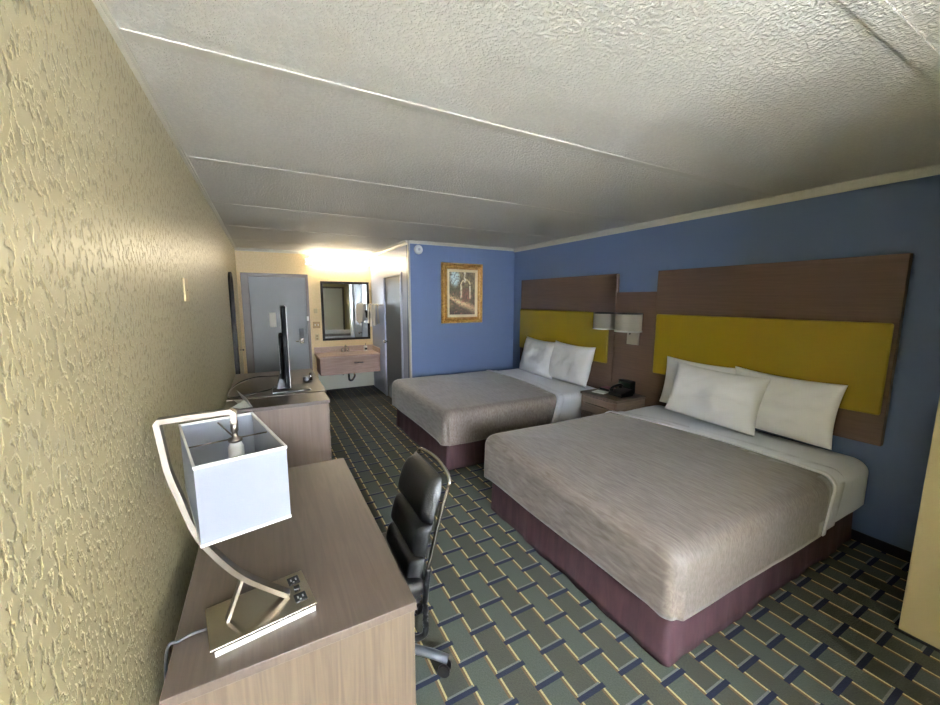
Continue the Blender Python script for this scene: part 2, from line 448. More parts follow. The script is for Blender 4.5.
obj('tailpiece', cyl((1.62, 6.95, .375), (1.62, 6.95, .26), .018), 'chrome', t)
obj('trap', tube([(1.62, 6.95, .27), (1.63, 6.96, .21), (1.68, 6.98, .20), (1.73, 7.0, .26), (1.74, 7.08, .30), (1.74, 7.165, .30)], .018), 'chrome', t)
obj('supply_pipe', tube([(1.53, 6.95, .375), (1.53, 6.97, .31), (1.52, 7.1, .3), (1.52, 7.168, .3)], .008), 'chrome', t)
t = thing('soap_dispenser', 'white soap bottle with dark label on the vanity', 'soap bottle', (1.96, 7.08, .70))
obj('bottle', lathe((1.96, 7.08, .701), [(.03, 0), (.032, .01), (.032, .085), (.012, .1)]), 'white', t)
obj('bottle_label', box((1.935, 7.044, .725), (1.985, 7.0475, .765)), 'black', t)
obj('pump', tube([(1.96, 7.08, .80), (1.96, 7.08, .835), (1.955, 7.05, .838)], .006), 'dark_grey', t)

t = thing('towel_rack', 'wall towel rack beside the slate bathroom door', 'towel rack', (2.1, 6.7, 1.5))
bm = bmesh.new()
for yy in (6.42, 7.02): cyl((XP, yy, 1.55), (2.02, yy, 1.55), .009, bm=bm)
cyl((2.03, 6.42, 1.55), (2.03, 7.02, 1.55), .009, bm=bm)
obj('rail', bm, 'chrome', t)
for i, (ya, yb, zz) in enumerate(((6.44, 6.60, 1.2), (6.64, 6.80, 1.17), (6.84, 6.98, 1.22))):
    bm = bmesh.new(); prof = []
    N = 10; y_ = [ya+(yb-ya)*k/N for k in range(N+1)]
    path = [(2.068, zz+.03), (2.062, 1.4), (2.055, 1.55), (2.03, 1.572), (2.006, 1.55), (1.995, 1.4), (1.99, zz)]
    rows = []
    for px, pz in path: rows.append([bm.verts.new((px+.006*math.sin(9*yy*7+pz*5), yy, pz)) for yy in y_])
    for a in range(len(rows)-1):
        for k in range(N): fc = bm.faces.new((rows[a][k], rows[a][k+1], rows[a+1][k+1], rows[a+1][k])); fc.smooth = True
    bmesh.ops.solidify(bm, geom=bm.faces[:], thickness=.008)
    o = obj('towel', bm, 'towel', origin=(2.03, (ya+yb)/2, zz))
    tag(o, ['white hand towel hanging on the rack nearest the slate door', 'white towel in the middle of the wall rack, hanging lowest', 'white towel on the rack nearest the vanity mirror'][i], 'towel', 'white towels on the wall rack')
t = thing('hair_dryer', 'small white and black hair dryer holder by the towels', 'hair dryer', (2.1, 7.08, 1.4))
obj('holder', box((2.07, 7.05, 1.34), (XP, 7.12, 1.46), .01), 'white', t)
obj('dryer', tube([(2.05, 7.085, 1.30), (2.045, 7.085, 1.40), (2.03, 7.085, 1.44)], .022), 'black', t)

# plates between door and mirror
t = tag(obj('thermostat', box((1.115, D-.025, 1.40), (1.175, D, 1.48), .006), 'beige_plate', origin=(1.145, D, 1.44)), 'small beige wall sensor left of the mirror, topmost of three', 'wall plate')
t = thing('light_switch', 'brass double switch plate left of the vanity mirror', 'light switch', (1.15, D, 1.17))
obj('switch_plate', box((1.09, D-.008, 1.14), (1.21, D, 1.25), .002), 'brass_plate', t)
for sx in (1.125, 1.175): obj('toggle', box((sx-.006, D-.02, 1.18), (sx+.006, D-.008, 1.21), .002), 'white', t)
t = thing('power_outlet', 'beige outlet plate just above the vanity backsplash', 'outlet', (1.15, D, .96))
obj('outlet_plate', box((1.115, D-.007, .92), (1.185, D, 1.03), .002), 'beige_plate', t)
for zz in (.95, 1.0): obj('socket', box((1.135, D-.010, zz-.015), (1.165, D-.007, zz+.015), .001), 'brass_plate', t)
t = thing('alarm_strobe', 'small white alarm strobe beside the vanity light bar', 'alarm', (1.04, D, 2.27))
obj('case', box((1.01, D-.04, 2.22), (1.065, D, 2.33), .01), 'white', t)
obj('lens', box((1.022, D-.055, 2.25), (1.053, D-.04, 2.30), .006), 'shade_inner', t)

# left wall: long mirror and a small plate
t = thing('wall_mirror', 'tall narrow dark-framed mirror with rounded top on yellow wall', 'mirror', (0, 5.7, .35))
def arch_pts(y0, y1, z0, z1, n=10):
    c = (y0+y1)/2; r = (y1-y0)/2; P = [(y0, z0)]
    for k in range(n+1):
        a = PI-PI*k/n; P.append((c+r*math.cos(a), z1-r*.5+r*.5*math.sin(a)))
    P.append((y1, z0)); return P
o_ = arch_pts(5.30, 5.74, .35, 1.97); i_ = arch_pts(5.345, 5.695, .40, 1.93); bm = bmesh.new(); n2 = len(o_)
for x_, flip in ((.001, 0), (.028, 1)):
    pass
vo = [[bm.verts.new((x_, a, b)) for a, b in o_] for x_ in (.001, .028)]; vi = [[bm.verts.new((x_, a, b)) for a, b in i_] for x_ in (.001, .028)]
for k in range(n2):
    j = (k+1) % n2
    bm.faces.new((vo[1][k], vo[1][j], vi[1][j], vi[1][k])); bm.faces.new((vo[0][k], vo[0][j], vo[1][j], vo[1][k]))
    bm.faces.new((vi[0][k], vi[0][j], vi[1][j], vi[1][k])); bm.faces.new((vo[0][k], vo[0][j], vi[0][j], vi[0][k]))
obj('frame', bm, 'mirror_frame', t)
bm = bmesh.new(); bm.faces.new([bm.verts.new((.012, a, b)) for a, b in i_]); ex = bmesh.ops.extrude_face_region(bm, geom=bm.faces[:])
bmesh.ops.translate(bm, verts=[v for v in ex['geom'] if isinstance(v, bmesh.types.BMVert)], vec=(-.008, 0, 0))
obj('mirror_glass', bm, 'mirror', t)
t = thing('wall_plate', 'small blank yellowish plate high on the stucco wall', 'wall plate', (0, 2.41, 1.69))
obj('plate', box((0, 2.36, 1.635), (.009, 2.46, 1.75), .003), 'beige_plate', t)
obj('screw', cyl((.009, 2.41, 1.69), (.0115, 2.41, 1.69), .004), 'nickel', t)
tag(obj('door_stop', lathe((0, 0, 0), [(.006, 0), (.006, .04), (.014, .042), (.014, .055)]), 'dark_grey', origin=(0, 0, 0)), 'tiny dark peg on the yellow wall beside the tall mirror', 'peg')
o = bpy.data.objects['door_stop']; o.location = (0, 6.5, .9); o.rotation_euler = (0, PI/2, 0)

# ------------------------------------------------------------------ painting and smoke detector
t = thing('framed_painting', 'gold framed landscape painting on the blue wall', 'painting', (2.95, YB, 1.3))
x0, x1, z0, z1 = 2.61, 3.285, 1.302, 2.17
def picture_frame(x0, x1, z0, z1, prof, mat, name):
    """mitred frame; prof = [(inset, depth out of wall)]"""
    bm = bmesh.new(); rings = []
    for ins, dep in prof:
        rings.append([bm.verts.new(v) for v in ((x0+ins, YB-dep, z0+ins), (x1-ins, YB-dep, z0+ins), (x1-ins, YB-dep, z1-ins), (x0+ins, YB-dep, z1-ins))])
    for a in range(len(rings)-1):
        for k in range(4): bm.faces.new((rings[a][k], rings[a][(k+1) % 4], rings[a+1][(k+1) % 4], rings[a+1][k]))
    return obj(name, bm, mat, t)
picture_frame(x0, x1, z0, z1, [(0, 0), (0, .03), (.012, .045), (.03, .04), (.045, .025), (.065, .05), (.082, .045), (.09, .028), (.09, 0)], 'gold', 'frame')
picture_frame(x0+.088, x1-.088, z0+.088, z1-.088, [(0, .005), (0, .03), (.01, .028), (.038, .018), (.038, .004)], 'liner', 'liner')
cx0, cx1, cz0, cz1 = x0+.124, x1-.124, z0+.124, z1-.124
NX, NZ = 90, 130
bm = bmesh.new(); cl = bm.loops.layers.float_color.new('paint')
def mixc(a, b, k): k = max(0, min(1, k)); return tuple(a[i]*(1-k)+b[i]*k for i in range(3))
def paint(u, v):                      # u right, v up, 0..1: an old garden path with a stone arch
    n1 = noise.fractal(Vector((u*6, v*6, 0)), 1, 2, 4); n2 = noise.fractal(Vector((u*22, v*22, 4)), 1, 2, 3)
    c = mixc((70, 62, 46), (104, 92, 66), .5+n1)
    sky = max(0, 1-((u-.22)**2/.05+(v-.85)**2/.06)); c = mixc(c, (150, 172, 180), sky*1.3)
    c = mixc(c, (52, 54, 38), max(0, .9-abs(v-.58)*6)*(1 if u < .45 else .3)*(.7+n1))
    if v < .5:
        path = 1-abs(v-(.42-.32*u))/(.06+.10*u); c = mixc(c, (206, 180, 138), path*1.3)
        c = mixc(c, (44, 38, 28), max(0, (.25-v)*5)*(1-u*.5)+n2*.5)
    for cx in (.46, .8):
        if .38 < v < .72: c = mixc(c, (206, 190, 156), 1.4-abs(u-cx)/.035)
    rr = math.hypot((u-.63)/.17, (v-.70)/.12)
    if v > .70: c = mixc(c, (196, 176, 140), 1.3-abs(rr-1)/.16)
    if v > .75: c = mixc(c, (190, 184, 160), 1.2-abs(u-.60)/.05)
    if .3 < v < .62 and .5 < u < .78: c = mixc(c, (96, 60, 50), .5+n2)
    c = mixc(c, (130, 84, 76), max(0, n2*1.6-.2) if v < .55 else 0)
    c = mixc(c, (40, 34, 28), .15-n2)
    return tuple(min(240, x*1.5) for x in c)
vg = [[bm.verts.new((cx0+(cx1-cx0)*i/NX, YB-.012, cz0+(cz1-cz0)*j/NZ)) for i in range(NX+1)] for j in range(NZ+1)]
for j in range(NZ):
    for i in range(NX):
        f = bm.faces.new((vg[j][i], vg[j][i+1], vg[j+1][i+1], vg[j+1][i]))
        c = lin(paint((i+.5)/NX, (j+.5)/NZ))
        for l in f.loops: l[cl] = c
m, nt, b = new_mat('oil painting'); at = nt.nodes.new('ShaderNodeVertexColor'); at.layer_name = 'paint'
nt.links.new(at.outputs[0], b.inputs['Base Color']); b.inputs['Roughness'].default_value = .5; M['paint'] = m
obj('canvas', bm, 'paint', t)
t = thing('smoke_detector', 'round white smoke detector high on the blue wall', 'smoke detector', (2.27, YB, 2.32))
bm = lathe((0, 0, 0), [(.062, 0), (.064, .012), (.056, .03), (.035, .04), (.0, .042)], cap=False)
bmesh.ops.rotate(bm, verts=bm.verts, cent=(0, 0, 0), matrix=Matrix.Rotation(PI/2, 3, 'X')); bmesh.ops.translate(bm, verts=bm.verts, vec=(2.27, YB, 2.325))
obj('housing', bm, 'white', t)
bm = lathe((0, 0, 0), [(.018, 0), (.018, .008), (.014, .010)]); bmesh.ops.rotate(bm, verts=bm.verts, cent=(0, 0, 0), matrix=Matrix.Rotation(PI/2, 3, 'X'))
bmesh.ops.translate(bm, verts=bm.verts, vec=(2.27, YB-.040, 2.325)); obj('test_button', bm, 'shade_inner', t)

# ------------------------------------------------------------------ headboards
XH = 3.83
t = thing('headboard', 'long dark wood headboard with mustard panel behind the nearer bed', 'headboard', (W, 1.68, .71), 'wood and mustard headboards')
obj('wood_panel', box((XH, .83, .71), (W-.002, 2.53, 1.94), .004), 'hb_wood', t)
obj('padded_panel', box((XH-.03, .85, .915), (XH, 2.50, 1.512), .014, seg=3), 'mustard', t)
t = thing('headboard', 'dark wood headboard with mustard panel behind the farther bed', 'headboard', (W, 3.93, .71), 'wood and mustard headboards')
obj('wood_panel', box((XH, 3.035, .71), (W-.002, 4.835, 1.94), .004), 'hb_wood', t)
obj('padded_panel', box((XH-.03, 3.10, .92), (XH, 4.82, 1.507), .014, seg=3), 'mustard', t)
bm = box((XH+.005, 2.532, .70), (W-.002, 3.033, 1.735), .002); box((XH+.005, 2.36, .05), (W-.002, 3.50, .709), .002, bm=bm)
tag(obj('wall_panel', bm, 'hb_wood', origin=(W, 2.78, .05)), 'lower dark wood panel behind the sconce and nightstand', 'wall panel')

# sconce: one plate, two drum shades
t = thing('wall_sconce', 'nickel double wall sconce with two cream drum shades', 'sconce', (XH, 2.75, 1.17))
obj('back_plate', box((XH-.016, 2.70, 1.175), (XH+.005, 2.845, 1.36), .005), 'satin', t)
obj('switch', cyl((XH-.016, 2.80, 1.29), (XH-.032, 2.80, 1.29), .008), 'black', t)
for i, (cx, cy, z0, z1, R_) in enumerate(((3.60, 2.965, 1.342, 1.508, .118), (3.60, 2.66, 1.335, 1.512, .128))):
    obj('arm', tube([(XH-.015, 2.755, 1.335), (XH-.05, 2.76, 1.335), (3.70, 2.79+(.05 if i == 0 else -.03), 1.335), (cx+.03, cy, 1.338), (cx, cy, 1.35), (cx, cy, 1.40)], .008, sm=8), 'nickel', t)
    bm = lathe((cx, cy, 0), [(R_, z0), (R_, z1)], 40, cap=False); bmesh.ops.solidify(bm, geom=bm.faces[:], thickness=.003)
    sh = obj('lamp_shade', bm, 'shade_warm', t)
    for zz, nm in ((z0, 0), (z1, 1)):
        bm = lathe((cx, cy, zz-.004), [(R_-.002, 0), (R_+.004, 0), (R_+.004, .012), (R_-.002, .012), (R_-.002, 0)], 40, cap=False)
        obj('rim', bm, 'white' if nm == 0 else 'dark_grey', sh)
    obj('bulb', lathe((cx, cy, 1.39), [(.012, 0), (.014, .015), (.027, .04), (.02, .065), (.0, .07)], cap=False), 'white', t)
    bm = bmesh.new()
    for k in range(3):
        a = 2*PI*k/3; cyl((cx, cy, 1.392), (cx+(R_-.003)*math.cos(a), cy+(R_-.003)*math.sin(a), 1.392), .0025, n=6, bm=bm)
    obj('spider', bm, 'nickel', sh)

# ------------------------------------------------------------------ nightstand and what is on it
t = thing('nightstand', 'brown laminate nightstand between the two beds', 'nightstand', (3.6, 2.82, 0))
obj('top', box((3.39, 2.57, .62), (XH, 3.07, .648), .003), 'wood_top', t)
bm = box((3.405, 2.58, .04), (XH, 2.60, .62)); box((3.405, 3.04, .04), (XH, 3.06, .62), bm=bm); box((3.41, 2.60, .04), (XH, 3.04, .06), bm=bm); box((3.81, 2.60, .06), (XH, 3.04, .62), bm=bm)
obj('body', bm, 'wood', t)
for za, zb in ((.44, .615), (.25, .43), (.06, .24)):
    dr = obj('drawer', box((3.395, 2.603, za), (3.415, 3.037, zb), .002), 'wood', t)
    obj('handle', box((3.383, 2.62, zb-.085 if za > .4 else zb-.09), (3.396, 3.02, zb-.075 if za > .4 else zb-.08), .002), 'nickel', dr)
# telephone
t = thing('telephone', 'black desk telephone on the nightstand', 'telephone', (3.62, 2.72, .648))
bm = box((3.53, 2.63, .648), (3.71, 2.81, .685), .01)
for v in bm.verts:
    if v.co.x > 3.62 and v.co.z > .67: v.co.z += .035
obj('base', bm, 'black', t)
bm = bmesh.new()
for i in range(4):
    for j in range(3):
        xx = 3.555+i*.028; box((xx, 2.655+j*.026, .683+max(0, (xx-3.6))*.3), (xx+.018, 2.672+j*.026, .692+max(0, (xx-3.6))*.3), .002, bm=bm)
obj('keypad', bm, 'dark_grey', t)
bm = tube([(3.54, 2.782, .715), (3.58, 2.782, .735), (3.66, 2.782, .748), (3.70, 2.782, .745)], .014); cyl((3.55, 2.782, .688), (3.55, 2.782, .722), .022, bm=bm); cyl((3.69, 2.782, .71), (3.69, 2.782, .75), .022, bm=bm)
obj('handset', bm, 'black', t)
t = thing('clock_radio', 'black clock radio standing behind the telephone', 'clock radio', (3.76, 2.76, .648))
bm = box((3.735, 2.68, .649), (3.80, 2.86, .79), .012)
obj('case', bm, 'black', t)
obj('display', box((3.731, 2.70, .72), (3.735, 2.84, .77), .001), 'green_lcd', t)
tag(obj('notepad', box((3.48, 2.85, .648), (3.60, 2.99, .656), .001, rot=(.25, (3.54, 2.92, 0))), 'paper', origin=(3.54, 2.92, .648)), 'white notepad lying at the front of the nightstand', 'notepad')
t = thing('tissue_box', 'low dark box with pinkish top behind the notepad', 'box', (3.70, 2.96, .648))
obj('box', box((3.64, 2.89, .648), (3.76, 3.03, .672), .003), 'black', t)
obj('top_card', box((3.65, 2.90, .672), (3.75, 3.02, .677), .001), 'pink', t)

# ------------------------------------------------------------------ beds
def rrect(x0, x1, y0, y1, r, nc=10, ns=24):
    """closed point list with a fixed count; counter-clockwise from the foot / near side"""
    P = []; cs = [(x0+r, y0+r, PI, 1.5*PI), (x1-r, y0+r, 1.5*PI, 2*PI), (x1-r, y1-r, 0, .5*PI), (x0+r, y1-r, .5*PI, PI)]
    for i, (cx, cy, a, b) in enumerate(cs):
        arc = [(cx+r*math.cos(a+(b-a)*k/nc), cy+r*math.sin(a+(b-a)*k/nc)) for k in range(nc+1)]
        P += arc
        nx = cs[(i+1) % 4]; e0 = arc[-1]; e1 = (nx[0]+r*math.cos(nx[2]), nx[1]+r*math.sin(nx[2]))
        for k in range(1, ns): P.append((e0[0]+(e1[0]-e0[0])*k/ns, e0[1]+(e1[1]-e0[1])*k/ns))
    return P

def shell(x0, x1, y0, y1, zt, zb, R_, rc=.07, dome=.02, off=0, seed=0, pleat=False, wav=.006, flare=0.0):
    """soft cover: rings from hem up the sides, over the rounded edge and across the domed top"""
    bm = bmesh.new(); x0 -= off; x1 += off*0; y0 -= off; y1 += off; zt += off
    rings = []
    prof = []
    nd = 10
    for k in range(nd+1): prof.append((-flare*(1-k/nd), zb+(zt-R_-zb)*k/nd))
    for k in range(1, 9):
        a = k/8*PI/2; prof.append((R_*(1-math.cos(a)), zt-R_+R_*math.sin(a)))
    half = (y1-y0)/2-.02
    for k in range(1, 13): prof.append((R_+(half-R_)*k/12, zt+dome*math.sin(k/12*PI/2)))
    for ins, z in prof:
        pts = rrect(x0+ins, x1-ins, y0+ins, y1-ins, max(rc-ins*.5, .008))
        ring = []
        for (px, py) in pts:
            nz = noise.fractal(Vector((px*2.2+seed, py*2.2, z*2.5)), 1, 2, 3)
            zz = z+(nz*wav if ins < .05 else nz*wav*.7)
            if ins <= 0: zz += .010*math.sin(px*3.1+seed)*math.sin(py*2.7+seed*2)*(1-(z-zb)/(zt-zb))
            qx, qy = px, py
            if pleat and z < zt-.07:
                for cy, sg in ((y0, 1), (y1, -1)):
                    d = math.hypot(px-(x0+.035), py-(cy+sg*.018))
                    wgt = math.exp(-(d/.011)**2)*min(1, (zt-.07-z)/.06)
                    qx += .010*wgt; qy += sg*.014*wgt
                    if d > .02 and d < .2: qx -= .010*math.exp(-((d-.06)/.04)**2)*(1-(z-zb)/(zt-zb))
            ring.append(bm.verts.new((qx+nz*wav*.6, qy+nz*wav*.6, zz)))
        rings.append(ring)
    n = len(rings[0])
    for a in range(len(rings)-1):
        for k in range(n):
            f = bm.faces.new((rings[a][k], rings[a][(k+1) % n], rings[a+1][(k+1) % n], rings[a+1][k])); f.smooth = True
    f = bm.faces.new(rings[-1]); f.smooth = True
    return bm

def cut(bm, co, no, clear_outer=True):
    g_ = bm.verts[:]+bm.edges[:]+bm.faces[:]
    bmesh.ops.bisect_plane(bm, geom=g_, plane_co=co, plane_no=no, clear_outer=clear_outer, clear_inner=not clear_outer)
    return bm

def skirt(x0, x1, y0, y1, zt, seed):
    bm = bmesh.new(); rings = []
    base = rrect(x0, x1, y0, y1, .03, 8, 60)
    for k in range(9):
        t_ = k/8; z = zt*(1-t_)+.012*t_; ring = []
        for i, (px, py) in enumerate(base):
            cx, cy = (x0+x1)/2, (y0+y1)/2
            w_ = .012*t_*(noise.noise(Vector((px*5+seed, py*5, 0)))+.7*noise.noise(Vector((px*13, py*13+seed, z*2))))+.012*t_
            dx = -1 if px < x0+.04 else (1 if px > x1-.04 else 0); dy = -1 if py < y0+.04 else (1 if py > y1-.04 else 0)
            if dx > 0: dx = 0
            ring.append(bm.verts.new((px+dx*w_, py+dy*w_, z)))
        rings.append(ring)
    n = len(rings[0])
    for a in range(8):
        for k in range(n):
            f = bm.faces.new((rings[a][k], rings[a][(k+1) % n], rings[a+1][(k+1) % n], rings[a+1][k])); f.smooth = True
    bm.faces.new(rings[0]); bm.faces.new(rings[-1][::-1])
    return bm

def bed(label, x0, y0, y1, seed, tilt, xe, y_ref):
    t = thing('bed', label, 'bed', ((x0+XH)/2, (y0+y1)/2, 0), 'two made-up beds')
    obj('bed_skirt', skirt(x0+.045, 3.86, y0+.055, y1-.055, .33, seed), 'skirt', t, label='maroon bed skirt')
    zt, zb = .605, .30
    obj('sheet', shell(x0+.02, 3.865, y0, y1, zt, zb, .085, seed=seed+3, dome=.022), 'sheet', t, label='white sheet over the mattress')
    no = (1, tilt, -.30); co = (xe, y_ref, .62)
    bm = shell(x0, 3.9, y0, y1, zt, zb-.015, .085, off=.012, seed=seed+3, dome=.022, pleat=True)
    cut(bm, co, no)
    bmesh.ops.solidify(bm, geom=bm.faces[:], thickness=.006)
    obj('coverlet', bm, 'coverlet', t, label='heathered taupe coverlet')
    bm = shell(x0, 3.9, y0, y1, zt, zb-.01, .085, off=.021, seed=seed+3, dome=.022)
    cut(bm, co, (-1, -tilt, .30)); c2 = (xe+.034, y_ref, .62); cut(bm, c2, no)
    bmesh.ops.solidify(bm, geom=bm.faces[:], thickness=.008)
    obj('sheet_hem', bm, 'pillow', t, label='white folded hem of the sheet')
    bm = shell(x0, 3.9, y0, y1, zt, zb-.005, .085, off=.008, seed=seed+3, dome=.022)
    cut(bm, c2, (-1, -tilt, .30)); cut(bm, (xe+.14, y_ref, .62), (1, tilt*1.4, -.30))
    bmesh.ops.solidify(bm, geom=bm.faces[:], thickness=.005)
    obj('turned_sheet', bm, 'sheet', t, label='turned-down fold of white sheet')
    for yy in (y0+.15, y1-.15):
        for xx in (x0+.3, 3.6): pass
    return t
bed('nearer bed with taupe coverlet, its corner at the open floor', 1.80, .86, 2.47, 1.3, .075, 3.125, 2.5)
bed('farther bed with taupe coverlet beside the painting wall', 1.765, 3.13, 4.80, 5.1, -.045, 3.19, 4.7)

def pillow(yc, zc, xc, w, h, thick, lean, seed, label, group, yaw=0, roll=0):
    bm = bmesh.new(); N = 36; Mx = 28
    top = []; R_ = Matrix.Rotation(yaw, 3, 'Z') @ Matrix.Rotation(lean, 3, 'Y') @ Matrix.Rotation(roll, 3, 'X')
    for sgn in (1, -1):
        g_ = []
        for j in range(Mx+1):
            row = []
            for i in range(N+1):
                u = -1+2*i/N; v = -1+2*j/Mx
                pu = 1-.055*(1-u*u)*0 - .06*(1-v*v)**1*(abs(u)**3)          # ends bow in, corners stay out
                pv = 1-(.09*(1-u*u)*v**3 if v > 0 else 0)
                th = thick/2*(max(0, 1-abs(u)**3.2)**.55)*(max(0, 1-abs(v)**2.6)**.55)
                nz = noise.fractal(Vector((u*1.8+seed, v*1.5, seed)), 1, 2, 3)*.022*(1-abs(u)**6)*(1-abs(v)**6)
                wr = .006*math.sin((u+v)*13+seed)*abs(u*v)*(1-abs(u)**8)*(1-abs(v)**8)
                y = u*w/2*pu; z = v*h/2*pv; x = -sgn*(th+.003)+nz+wr
                p = R_ @ Vector((x, y, z)); row.append(bm.verts.new((xc+p.x, yc+p.y, zc+p.z)))
            g_.append(row)
        top.append(g_)
    for s_, g_ in enumerate(top):
        for j in range(Mx):
            for i in range(N):
                q = (g_[j][i], g_[j][i+1], g_[j+1][i+1], g_[j+1][i])
                f = bm.faces.new(q if s_ else q[::-1]); f.smooth = True
    a, b = top
    border = [(0, i) for i in range(N)]+[(j, N) for j in range(Mx)]+[(Mx, N-i) for i in range(N)]+[(Mx-j, 0) for j in range(Mx)]
    for k in range(len(border)):
        j0, i0 = border[k]; j1, i1 = border[(k+1) % len(border)]
        f = bm.faces.new((a[j0][i0], a[j1][i1], b[j1][i1], b[j0][i0])); f.smooth = True
    o = obj('pillow', bm, 'pillow', origin=(xc, yc, zc-h/2)); tag(o, label, 'pillow', group); return o
gp = 'white pillows on the nearer bed'; gq = 'white pillows on the farther bed'
pillow(1.975, .885, 3.735, .70, .45, .12, .13, 1.1, 'white pillow mostly hidden, back left on the nearer bed', gp, roll=.02)
pillow(1.36, .88, 3.715, .70, .45, .17, .17, 2.7, 'white pillow at the window end of the nearer bed', gp, roll=.03)
pillow(1.775, .87, 3.59, .74, .45, .17, .27, 4.2, 'front white pillow leaning nearest the nightstand on the nearer bed', gp, roll=.035)
pillow(4.17, .865, 3.67, .74, .50, .18, .25, 6.4, 'white pillow nearer the painting wall on the farther bed', gq, roll=.03)
pillow(3.55, .875, 3.67, .70, .48, .19, .25, 8.8, 'white pillow nearest the nightstand on the farther bed', gq, roll=.02)

# ------------------------------------------------------------------ desk
t = thing('desk', 'grey brown laminate desk under the lamp along the yellow wall', 'desk', (.39, 1.6, 0))
obj('desktop', box((.08, .995, .712), (.70, 2.20, .74), .002), 'wood_top', t)
obj('end_panel', box((.10, 1.003, 0), (.695, 1.03, .712), .001), 'wood_end', t, label='end panel with upright grain')
obj('end_panel', box((.10, 2.165, 0), (.695, 2.19, .712), .001), 'wood_end', t)
obj('back_panel', box((.115, 1.03, .25), (.135, 2.165, .712), .001), 'wood', t)
dr = obj('drawer', box((.66, 1.32, .625), (.685, 1.88, .705), .002), 'wood', t)
obj('handle', lathe((0, 0, 0), [(.006, 0), (.006, .012), (.012, .016), (.012, .022)]), 'chrome', dr)
k = dr.children[0]; k.rotation_euler = (0, PI/2, 0); k.location = Vector((.685, 1.654, .672))-world_loc(dr)
k.data.transform(Matrix.Translation(world_loc(dr)))

# ------------------------------------------------------------------ dressers
def dresser(label, y0, y1, x1, ztop, rows, cols):
    t = thing('dresser', label, 'dresser', (.4, (y0+y1)/2, 0), 'low laminate dressers')
    obj('top', box((.03, y0, ztop-.03), (x1, y1, ztop), .003), 'wood_top', t)
    bm = box((.04, y0+.008, 0), (x1-.02, y0+.03, ztop-.03)); box((.04, y1-.03, 0), (x1-.02, y1-.008, ztop-.03), bm=bm)
    box((.04, y0+.03, .05), (x1-.025, y1-.03, .07), bm=bm); box((.04, y0+.03, .07), (.06, y1-.03, ztop-.03), bm=bm)
    obj('body', bm, 'dresser_side', t)
    hh = (ztop-.04-.07)/rows; wd = (y1-y0-.06)/cols
    for r in range(rows):
        for c in range(cols):
            ya = y0+.03+wd*c
            dr = obj('drawer', box((x1-.024, ya+.003, .07+hh*r+.004), (x1-.004, ya+wd-.003, .07+hh*(r+1)-.004), .002), 'wood', t)
            obj('handle', box((x1-.004, ya+wd*.3, .07+hh*(r+.6)), (x1+.012, ya+wd*.7, .07+hh*(r+.6)+.012), .003), 'nickel', dr)
    return t
dresser('nearer laminate cabinet between the desk and the television', 3.27, 3.60, .785, .82, 3, 1)
dresser('farther laminate dresser beyond the cabinet, carrying the television', 3.615, 4.86, .805, .824, 3, 2)

# television, its cable and small items
t = thing('television', 'thin black television seen edge-on on the dresser', 'television', (.53, 3.86, .824))
bm = box((.37, 3.68, .824), (.68, 3.95, .838), .004)
obj('base', bm, 'black', t)
bm = box((.455, 3.80, .836), (.50, 3.88, 1.05), .006)
for v in bm.verts:
    if v.co.z < .9: v.co.x -= .05 if v.co.x < .47 else 0
obj('neck', bm, 'black', t)
TR = (-.03, (.505, 3.84, 0))
pan = box((.478, 3.56, .885), (.515, 4.14, 1.585), .004, rot=TR)
obj('screen_housing', pan, 'tv_black', t)
obj('bulge', box((.448, 3.65, .95), (.48, 4.05, 1.33), .012, rot=TR), 'tv_black', t)
obj('bezel', box((.5145, 3.562, .888), (.521, 4.138, 1.582), .002, rot=TR), 'white', t, label='silver bezel')
obj('screen', box((.5205, 3.58, .91), (.5222, 4.12, 1.565), 0, rot=TR), 'screen', t)
obj('sticker', box((.4460, 3.67, 1.0), (.4482, 3.80, 1.24), 0, rot=TR), 'paper', t, label='white sticker on back')
tag(obj('power_cable', tube([(.46, 3.85, .95), (.36, 3.98, .93), (.24, 4.1, .91), (.12, 4.1, .88), (.05, 3.95, .855), (.03, 3.8, .835), (.05, 3.7, .832), (.12, 3.68, .832), (.24, 3.76, .832), (.36, 3.86, .832), (.42, 3.90, .86), (.46, 3.88, .90)], .006, n=8), 'black', origin=(.2, 3.9, .83)), 'black cable looping from the television to the wall', 'cable')
# folded card
bm = bmesh.new()
def slab(quad, th):
    own = bmesh.new(); f = own.faces.new([own.verts.new(p) for p in quad]); own.normal_update()
    bmesh.ops.solidify(own, geom=own.faces[:], thickness=th); merge(bm, own)
slab([(.085, 3.60, .8225), (.15, 3.58, .8225), (.205, 3.31, .8225), (.16, 3.31, .8225)], .002)
slab([(.15, 3.60, .823), (.11, 3.62, .90), (.19, 3.34, .885), (.225, 3.30, .823)], .002)
slab([(.085, 3.36, .823), (.17, 3.40, .86), (.215, 3.31, .823), (.14, 3.30, .823)], .002)
tag(obj('folded_card', bm, 'paper', origin=(.17, 3.4, .822)), 'white folded card lying on the nearer cabinet by the wall', 'card')
t = thing('small_gadget', 'small black and silver gadget at the far front of the dresser', 'gadget', (.68, 4.2, .824))  # small item of unknown kind, not a remote
obj('body', box((.655, 4.10, .824), (.705, 4.20, .87), .006), 'black', t)
obj('cap', cyl((.73, 4.17, .824), (.73, 4.17, .90), .016), 'chrome', t)

